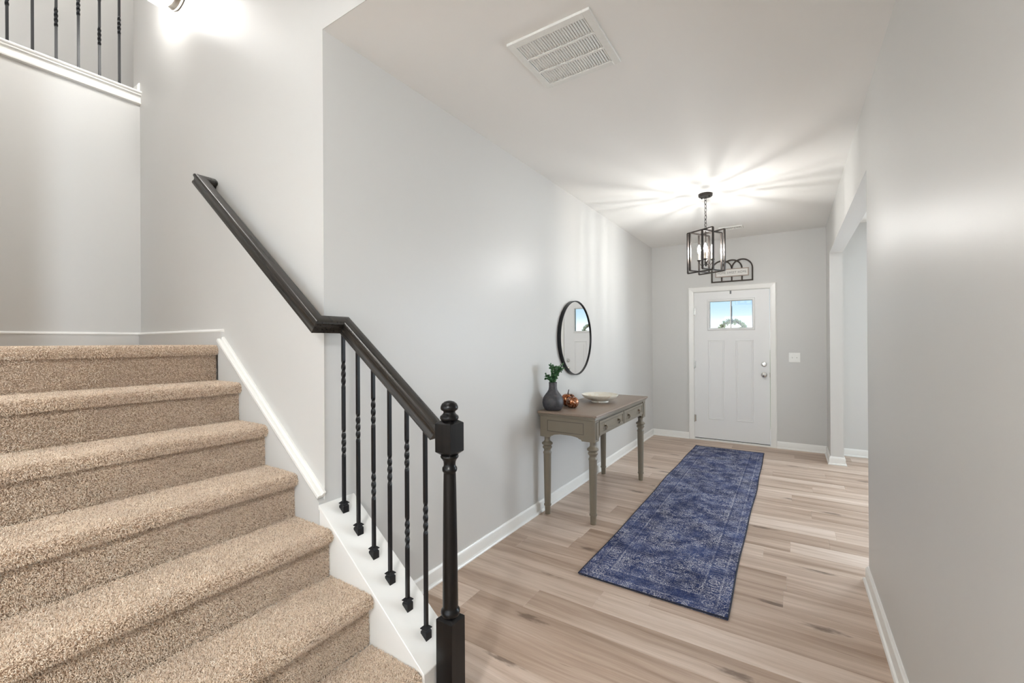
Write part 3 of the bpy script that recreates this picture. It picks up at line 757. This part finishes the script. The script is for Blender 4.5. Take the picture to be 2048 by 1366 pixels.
# chain links
ztop, zbot = H - .026, 2.425
nl = 9; pl = (ztop - zbot) / nl
ring_pts = lambda cz, fl_, hz, wd: [tuple(Vector((lc.x, lc.y, cz)) + ((U if fl_ else Vv) * (wd * math.cos(t))) + Vector((0, 0, hz * math.sin(t)))) for t in [2 * PI * i / 14 for i in range(14)]]
for i in range(nl):
    MB().tube(ring_pts(ztop - pl * (i + .5), i % 2, pl * .62, .0105), .0021, 6, closed=True).build('chain_link', M_LAMP_METAL, ln, smooth=True, angle=80)
cordp = [tuple(L3(.012 * math.sin(i * 1.1), .010 * math.cos(i * .9), ztop - (ztop - zbot) * i / 16)) for i in range(17)]
MB().tube(cordp, .0016, 6).build('cord', M_BLACK_IRON, ln, smooth=True, angle=80)
def cage(u0, v0, u1, v1, z0, z1):
    """flat rectangular frame of square bar from (u0,v0) to (u1,v1)"""
    m = MB(); a, b = L3(u0, v0, 0), L3(u1, v1, 0); d = (b - a).normalized(); s = Vector((-d.y, d.x, 0)); w = .0055; t = .008
    def bar(p, q, wx, wz):
        ax = (q - p).normalized(); o1 = s * wx; o2 = (ax.cross(s)).normalized() * wz
        v = [p + o1 + o2, p - o1 + o2, p - o1 - o2, p + o1 - o2, q + o1 + o2, q - o1 + o2, q - o1 - o2, q + o1 - o2]
        m.add(v, [(3, 2, 1, 0), (4, 5, 6, 7), (0, 1, 5, 4), (1, 2, 6, 5), (2, 3, 7, 6), (3, 0, 4, 7)])
    Z = lambda p, z: Vector((p.x, p.y, z))
    bar(Z(a, z0), Z(a, z1), t, w); bar(Z(b, z0), Z(b, z1), t, w); bar(Z(a, z1), Z(b, z1), t, w); bar(Z(a, z0), Z(b, z0), t, w)
    m.build('cage_frame', M_LAMP_METAL, ln)
for v_ in (-.08, .08): cage(-.138, v_, .138, v_, 2.033, 2.418)
for u_ in (-.068, .068): cage(u_, -.135, u_, .135, 2.047, 2.402)
m = MB(); m.tube([tuple(L3(0, 0, 2.425)), tuple(L3(0, 0, 2.12))], .0045, 8)
m.tube([tuple(L3(-.068, 0, 2.402)), tuple(L3(.068, 0, 2.402))], .005, 6)
m.lathe([(0, 2.085), (.006, 2.09), (.010, 2.10), (.006, 2.112), (.014, 2.120), (.014, 2.130), (.005, 2.137)], 16, (lc.x, lc.y, 0)); m.build('centre_stem', M_LAMP_METAL, ln, smooth=True)
for i in range(4):
    a = PI / 4 + i * PI / 2 + .2; du, dv = math.cos(a), math.sin(a); R = .058
    arm = [tuple(L3(du * R * t, dv * R * t, 2.125 - .030 * math.sin(PI * t))) for t in [j / 8 for j in range(9)]]
    ao = MB().tube(arm + [tuple(L3(du * R, dv * R, 2.15))], .0035, 6).build('arm', M_LAMP_METAL, ln, smooth=True, angle=80)
    c = tuple(L3(du * R, dv * R, 0))
    MB().lathe([(.004, 2.138), (.016, 2.142), (.020, 2.149), (.018, 2.150), (.004, 2.146)], 16, c).build('drip_cup', M_LAMP_METAL, ao, smooth=True)
    MB().lathe([(.010, 2.147), (.010, 2.215), (.0, 2.216)], 14, c).build('candle_sleeve', M_CANDLE, ao, smooth=True)
    MB().lathe([(.006, 2.216), (.009, 2.223), (.0135, 2.240), (.0135, 2.254), (.010, 2.272), (.005, 2.287), (.0, 2.296)], 14, c).build('bulb', M_BULB, ao, smooth=True, angle=80)

# ------------------------------------------------------------------ arched sign above the door
sg = tag(empty('arched_sign', (-.663, YF, 2.183)), 'dark three-arch wooden frame with white lettered board above the door', 'sign')
bx = [-.9075 + .1223 * i for i in range(5)]; zb, zsp, bw = 2.190, 2.352, .0085
m = MB()
Y0, Y1 = YF - .020, YF - .001
m.box(-.916, -.410, Y0, Y1, zb - bw, zb + bw)
for i, x in enumerate(bx): m.box(x - bw, x + bw, Y0 + (.002 if 0 < i < 4 else 0), Y1, zb, zsp)
m.build('sign_base', M_SIGNFRAME, sg)
for i in range(3):
    cx = bx[i + 1]; R = .1223; a = MB(); n = 20; v = []; f = []; off = -.002 * (i % 2)
    for j in range(n + 1):
        t = PI * j / n
        for rr in (R - bw, R + bw):
            for yy in (Y0 + off, Y1): v.append((cx + rr * math.cos(t), yy, zsp + rr * math.sin(t)))
    for j in range(n):
        b = j * 4; f += [(b, b + 2, b + 6, b + 4), (b + 1, b + 5, b + 7, b + 3), (b, b + 4, b + 5, b + 1), (b + 2, b + 3, b + 7, b + 6)]
    a.add(v, f).build('arch', M_SIGNFRAME, sg)
bd = boxes((-.862, -.460, YF - .030, YF - .019, 2.250, 2.356)).build('sign_board', M_SIGNBOARD, sg)
m = MB(); m.sweep([(0, 0), (.010, 0), (.010, .006), (0, .006)], [(-.470, YF - .030, 2.260), (-.470, YF - .030, 2.346), (-.852, YF - .030, 2.346), (-.852, YF - .030, 2.260)], (0, -1, 0), closed=True)
m.build('board_rim', M_SIGNRIM, bd)
tcu = bpy.data.curves.new('lettering', 'FONT'); tcu.body = 'HOME SWEET HOME'; tcu.size = .042; tcu.align_x = 'CENTER'; tcu.align_y = 'CENTER'; tcu.extrude = .0006; tcu.space_character = 1.18
to = bpy.data.objects.new('lettering_source', tcu); COL.objects.link(to)
dg = bpy.context.evaluated_depsgraph_get(); tm = bpy.data.meshes.new_from_object(to.evaluated_get(dg)); bpy.data.objects.remove(to); tm.materials.clear(); tm.materials.append(M_LETTER)
ws = max(v.co.x for v in tm.vertices) - min(v.co.x for v in tm.vertices)
to = bpy.data.objects.new('lettering', tm); COL.objects.link(to); to.parent = bd; to.rotation_euler = (PI / 2, 0, 0); to.scale = (.345 / ws, 1, 1)
to.location = Vector((-.661, YF - .031, 2.303)) - wloc(bd)

# ------------------------------------------------------------------ light switch
sw = tag(empty('light_switch', (.04, YF, 1.168)), 'white double light switch plate beside the front door', 'switch')
boxes((-.021, .101, YF - .006, YF, 1.108, 1.228)).build('switch_plate', M_PLASTIC, sw, bevel=.003, segs=2)
for x in (.016, .064):
    boxes((x - .006, x + .006, YF - .0075, YF - .004, 1.155, 1.181)).build('toggle_slot', M_PLASTIC, sw)
    MB().prism([(YF - .007, 1.160), (YF - .020, 1.172), (YF - .018, 1.180), (YF - .007, 1.175)], x - .0045, x + .0045, 'x').build('toggle', M_PLASTIC, sw)

# ------------------------------------------------------------------ console table
tb = tag(empty('console_table', (-1.455, 3.68, 0)), 'grey-brown console table with two drawers and turned legs against the hall wall', 'table')
TX0, TX1, TY0, TY1, TZ = -1.707, -1.205, 2.995, 4.362, .833
boxes((TX0, TX1, TY0, TY1, TZ - .018, TZ)).build('tabletop', M_TABLETOP, tb, bevel=.006, segs=3, smooth=True)
boxes((TX0 + .004, TX1 - .010, TY0 + .010, TY1 - .010, TZ - .032, TZ - .018), (TX0 + .008, TX1 - .018, TY0 + .018, TY1 - .018, TZ - .044, TZ - .032)).build('top_moulding', M_TABLE, tb, bevel=.004, segs=2, smooth=True)
AX0, AX1, AY0, AY1, AZ1, AZ0 = -1.692, -1.226, 3.020, 4.338, TZ - .044, .628
def apron_poly(a0, a1, pw):
    """outline of an apron board: posts to AZ0, small shoulder, raised arch between"""
    zA = .660; P = [(a0, AZ0), (a0 + pw, AZ0), (a0 + pw + .008, AZ0 + .012)]
    P += [(a0 + pw + .022, AZ0 + .014), (a0 + pw + .034, AZ0 + .022), (a0 + pw + .05, zA - .006), (a0 + pw + .09, zA)]
    P += [(a1 - (q - a0), z) for q, z in P[::-1]]
    return P + [(a1, AZ1), (a0, AZ1)]
for yy, nm in ((AY0, 'apron_side'), (AY1 - .02, 'apron_side')):
    MB().prism(apron_poly(AX0, AX1 - .021, .085), yy, yy + .020).build(nm, M_TABLE, tb)
    s_ = 1 if yy == AY0 else -1; yf_ = AY0 if s_ == 1 else AY1
    px0, px1, pz0, pz1 = -1.628, -1.318, .676, .765
    m = boxes((px0, px1, min(yf_ - .0012 * s_, yf_), max(yf_ - .0012 * s_, yf_), pz0, pz0 + .004), (px0, px1, min(yf_ - .0012 * s_, yf_), max(yf_ - .0012 * s_, yf_), pz1 - .004, pz1),
              (px0, px0 + .004, min(yf_ - .0012 * s_, yf_), max(yf_ - .0012 * s_, yf_), pz0, pz1), (px1 - .004, px1, min(yf_ - .0012 * s_, yf_), max(yf_ - .0012 * s_, yf_), pz0, pz1))
    m.build('panel_groove', M_GROOVE, tb)
boxes((AX0, AX0 + .018, AY0 + .021, AY1 - .021, .66, AZ1)).build('apron_back', M_TABLE, tb)
# front: rail with arch, posts with raised panels, two drawers
MB().prism(apron_poly(AY0 + .004, AY1 - .004, .071), AX1 - .020, AX1 - .008, 'x').build('apron_front', M_TABLE, tb)
for y0 in (AY0, AY1 - .078):
    po = boxes((AX1 - .020, AX1, y0, y0 + .078, AZ0 + .001, AZ1)).build('corner_post', M_TABLE, tb)
    boxes((AX1, AX1 + .0008, y0 + .016, y0 + .062, .645, .775)).build('post_groove', M_GROOVE, po)
    boxes((AX1, AX1 + .004, y0 + .020, y0 + .058, .649, .771)).build('post_panel', M_TABLE, po, bevel=.0025)
for i, (y0, y1) in enumerate(((3.112, 3.672), (3.686, 4.246))):
    boxes((AX1 - .0085, AX1 - .0072, y0 - .004, y1 + .004, .664, .780)).build('drawer_gap', M_GROOVE, tb)
    d = MB(); z0, z1 = .668, .776; fx = AX1 - .006
    d.sweep([(0, 0), (.024, 0), (.024, .007), (.006, .007), (0, .0015)], [(fx, y1 - .024, z0 + .024), (fx, y1 - .024, z1 - .024), (fx, y0 + .024, z1 - .024), (fx, y0 + .024, z0 + .024)], (1, 0, 0), closed=True)
    d.box(fx - .002, fx + .0012, y0 + .022, y1 - .022, z0 + .022, z1 - .022)
    do = d.build('drawer', M_TABLE, tb)
    for yk in (y0 + .125, y1 - .125):
        k = MB(); zk = .724
        k.lathe([(0, fx + .001), (.013, fx + .001), (.0135, fx + .004), (.006, fx + .006), (.0055, fx + .016), (.008, fx + .018), (0, fx + .021)], 16, (0, yk, zk), 'x')
        k.tube([(fx + .014 + .003 * math.sin(t), yk + .015 * math.cos(t), zk - .016 + .017 * math.sin(t)) for t in [2 * PI * q / 16 for q in range(16)]], .0026, 6, closed=True)
        k.build('ring_pull', M_PULL, do, smooth=True, angle=60)
LPF = [(.026, .628), (.026, .622), (.0235, .616), (.0225, .600), (.024, .590), (.030, .583), (.041, .575), (.0445, .568), (.042, .560), (.033, .555), (.030, .551), (.034, .546), (.038, .540), (.037, .532), (.031, .525), (.027, .518), (.027, .510), (.030, .502), (.0335, .497), (.0335, .489), (.031, .484), (.0305, .478),
       (.0285, .30), (.0255, .088), (.0255, .082), (.0285, .080), (.0295, .075), (.0285, .068), (.0245, .065), (.0235, .062), (.0215, .0)]
leg0 = None
for x, y in ((-1.262, 3.064), (-1.652, 3.064), (-1.262, 4.294), (-1.652, 4.294)):
    if leg0 is None: leg0 = MB().lathe(LPF, 28, (0, 0, 0)).build('leg', M_TABLE, tb, smooth=True, angle=40); leg0.location = Vector((x, y, 0)) - wloc(tb)
    else: copy_of(leg0, Vector((x, y, 0)) - wloc(tb), tb)

# ------------------------------------------------------------------ things on the table
vx, vy = -1.620, 3.105
vs = MB().lathe([(0, TZ), (.060, TZ), (.068, TZ + .006), (.080, TZ + .030), (.0855, TZ + .058), (.084, TZ + .080), (.076, TZ + .104), (.062, TZ + .126), (.046, TZ + .146), (.036, TZ + .164), (.0325, TZ + .185), (.0325, TZ + .215), (.034, TZ + .222), (.031, TZ + .224), (.028, TZ + .215), (.028, TZ + .15), (0, TZ + .14)], 40, (vx, vy, 0)).build('vase', M_VASE, None, smooth=True, angle=60)
tag(vs, 'charcoal bottle-shaped ceramic vase at the end of the console table', 'vase')
gp = tag(empty('greenery', (vx, vy, TZ + .15)), 'bunch of dark green boxwood sprigs standing in the charcoal vase', 'plant')
st_m = MB(); lf = MB()
def leafq(p, d, size):
    d = d.normalized(); a = d.cross(Vector((rng.normal(), rng.normal(), rng.normal()))).normalized(); n = d.cross(a)
    w = size * .30
    lf.add([p, p + d * size * .35 + a * w + n * size * .06, p + d * size * .75 + a * w * .8, p + d * size, p + d * size * .75 - a * w * .8, p + d * size * .35 - a * w + n * size * .06, p + d * size * .5 - n * size * .05],
           [(0, 1, 6), (1, 2, 6), (2, 3, 6), (3, 4, 6), (4, 5, 6), (5, 0, 6)])
for i in range(22):
    a = rng.uniform(0, 2 * PI); sp = rng.uniform(.12, 1.0)
    tipv = Vector((math.cos(a) * .072 * sp, math.sin(a) * .065 * sp, .075 + .075 * (1 - .45 * sp) * rng.uniform(.7, 1.15)))
    if i < 5: tipv = Vector((.055 + rng.normal() * .014, .035 + rng.normal() * .015, .125 + rng.normal() * .012))
    if i in (5, 6, 7): tipv = Vector((-.045 + rng.normal() * .01, -.03 + rng.normal() * .01, .045 + rng.normal() * .012))
    base = Vector((vx + rng.uniform(-.014, .014), vy + rng.uniform(-.014, .014), TZ + .16)); mouth = Vector((base.x, base.y, TZ + .222)); top = Vector((vx, vy, TZ + .222)) + tipv
    if top.x < XL + .02: top.x = XL + .02
    st_m.tube([tuple(base), tuple(mouth), tuple(mouth.lerp(top, .5) + Vector((0, 0, .012))), tuple(top)], .0012, 5)
    for q in range(24):
        t = .02 + .98 * q / 23; p = mouth.lerp(top, t) + Vector((0, 0, .012 * math.sin(PI * t)))
        dv = (top - mouth).normalized() * .6 + Vector((rng.normal(), rng.normal(), rng.normal() * .8)) * .75
        leafq(p, dv, rng.uniform(.015, .025))
st_m.build('stem', M_STEM, gp); fo = lf.build('foliage', M_LEAF, gp); fo['kind'] = 'stuff'

def pumpkin(name, label, x, y, r, h, mat, ribs, curl):
    t = tag(empty(name, (x, y, TZ)), label, 'pumpkin'); m = MB(); n, kz = 64, 18; v = []; f = []
    for j in range(kz + 1):
        th = -PI / 2 + PI * j / kz; rr = math.cos(th) ** .75 if math.cos(th) > 0 else 0; zz = math.sin(th)
        dip = .16 * math.exp(-((rr / .35) ** 2)) if zz > 0 else .06 * math.exp(-((rr / .35) ** 2))
        for i in range(n):
            a = 2 * PI * i / n; rib = 1 - .11 * (1 - abs(math.sin(a * ribs / 2))) ** 2
            v.append((x + r * rr * rib * math.cos(a), y + r * rr * rib * math.sin(a), TZ + h * (.5 + (zz * .5) * (1 - dip))))
    for j in range(kz):
        for i in range(n): f.append((j * n + i, j * n + (i + 1) % n, (j + 1) * n + (i + 1) % n, (j + 1) * n + i))
    zmin = min(p[2] for p in v); m.add([(p[0], p[1], p[2] - (zmin - TZ)) for p in v], f).build('pumpkin_body', mat, t, smooth=True, angle=80)
    z0 = TZ + h * .86
    if curl: p = [(x, y, z0), (x - .002, y, z0 + .014), (x - .010, y + .002, z0 + .024), (x - .019, y + .004, z0 + .022), (x - .021, y + .004, z0 + .014)]
    else: p = [(x, y, z0), (x - .001, y, z0 + .015), (x + .003, y, z0 + .032), (x + .006, y, z0 + .046)]
    MB().tube(p, [.006, .005, .0042, .004, .003][:len(p)], 8).build('pumpkin_stem', M_PSTEM, t, smooth=True, angle=70)
pumpkin('copper_pumpkin', 'copper glass pumpkin with upright dark stem behind the speckled one', -1.612, 3.372, .062, .108, M_COPPER, 9, False)
pumpkin('mercury_pumpkin', 'small speckled bronze pumpkin with curled stem next to the vase', -1.527, 3.275, .051, .098, M_MERCURY, 10, True)
bo = MB().lathe([(0, TZ + .004), (.072, TZ), (.078, TZ), (.076, TZ + .012), (.082, TZ + .015), (.115, TZ + .026), (.148, TZ + .044), (.163, TZ + .060), (.166, TZ + .068), (.163, TZ + .070), (.155, TZ + .062), (.120, TZ + .038), (.07, TZ + .024), (0, TZ + .020)], 56, (-1.470, 3.745, 0)).build('bowl', M_BOWL, None, smooth=True, angle=60)
tag(bo, 'shallow cream footed bowl in the middle of the console table', 'bowl')

# ------------------------------------------------------------------ round mirror
my, mz, mr = 3.745, 1.420, .350
mi = tag(empty('round_mirror', (XL, my, mz)), 'round wall mirror with thin black frame above the console table', 'mirror')
MB().lathe([(mr - .012, .001), (mr, .001), (mr, .034), (mr - .009, .034), (mr - .0095, .024), (mr - .012, .022)], 96, (XL, my, mz), 'x', cap=False).build('mirror_frame', M_BLACK_IRON, mi, smooth=True, angle=30)
MB().lathe([(0, .020), (mr - .0098, .020), (mr - .0098, .025), (0, .025)], 96, (XL, my, mz), 'x', cap=False).build('mirror_glass', M_MIRROR, mi)

# ------------------------------------------------------------------ runner rug
rcx, rcy = -.668, 4.216
n1, n2 = 14, 60; v = []; f = []
def rz(x, y):
    e = max(abs(x) / (RW / 2), 0); return .0085 + .0022 * max(0, math.sin(y * 3.1 + 1.3)) * (e ** 6) + .0012 * math.sin(y * 7.3 + x * 4)
for j in range(n2 + 1):
    for i in range(n1 + 1):
        x = -RW / 2 + RW * i / n1; y = -RL / 2 + RL * j / n2
        xx = x + (.004 * math.sin(y * 2.6 + .6) + .003 * math.sin(y * 6.1)) * (x / (RW / 2)); v.append((xx, y, rz(x, y)))
nb = len(v); v += [(p[0], p[1], .0008) for p in v]
for j in range(n2):
    for i in range(n1):
        a = j * (n1 + 1) + i; q = (a, a + 1, a + n1 + 2, a + n1 + 1); f.append(q); f.append(tuple(x + nb for x in q[::-1]))
bnd = [i for i in range(n1 + 1)] + [j * (n1 + 1) + n1 for j in range(1, n2 + 1)] + [n2 * (n1 + 1) + i for i in range(n1 - 1, -1, -1)] + [j * (n1 + 1) for j in range(n2 - 1, 0, -1)]
for i in range(len(bnd)):
    a, b = bnd[i], bnd[(i + 1) % len(bnd)]; f.append((a, a + nb, b + nb, b))
rg = MB().add(v, f).build('runner_rug', M_RUG, None, smooth=True, angle=50); rg.location = (rcx, rcy, 0)
tag(rg, 'long distressed blue patterned runner rug on the plank floor', 'rug')
bd_ = MB().tube([(v[i][0], v[i][1], v[i][2] - .0012) for i in bnd], .0042, 6, closed=True)
me_ = bd_.build('binding', M_BINDING, None, smooth=True, angle=80); me_.parent = rg; me_.location = (0, 0, 0)

# ------------------------------------------------------------------ wreath outside the front door
wc = Vector((-.672, YF + .115, 1.500)); WR = .150
wr = tag(empty('door_wreath', tuple(wc)), 'pale dried leaf wreath hanging outside behind the front door glass', 'wreath')
MB().tube([tuple(wc + Vector((WR * math.cos(t), 0, WR * math.sin(t)))) for t in [2 * PI * i / 40 for i in range(40)]], .013, 8, closed=True).build('twig_ring', M_TWIG, wr, smooth=True, angle=80)
for nm, mt, cnt in (('leaves', M_WREATH_A, 520), ('petals', M_WREATH_B, 220)):
    lf = MB()
    for i in range(cnt):
        t = rng.uniform(0, 2 * PI); ctr = wc + Vector((WR * math.cos(t), 0, WR * math.sin(t)))
        d = Vector((math.cos(t) * rng.normal(.2, .6) - math.sin(t) * .5, rng.normal() * .35, math.sin(t) * rng.normal(.2, .6) + math.cos(t) * .5)); d.normalize()
        off = d * .012
        leafq(ctr + off, d, rng.uniform(.025, .050) if nm == 'leaves' else rng.uniform(.012, .022))
    w_ = lf.build(nm, mt, wr); w_['kind'] = 'stuff'
boxes((-.684, -.668, YF + .062, YF + .065, 1.62, 1.86)).build('ribbon', M_RIBBON, wr)
hk = tag(empty('wreath_hanger', (-.680, YF, DZ1)), 'small dark metal wreath hook over the top edge of the door', 'hook')
boxes((-.6895, -.6705, DY0 - .003, DY0 - .0005, DZ1 - .042, DZ1 + .0015), (-.6895, -.6705, DY0 - .003, DY1 + .004, DZ1 + .0003, DZ1 + .0020), (-.6895, -.6705, DY1 + .0005, DY1 + .004, DZ1 - .20, DZ1 + .0015)).build('hook_strap', M_HOOK, hk)
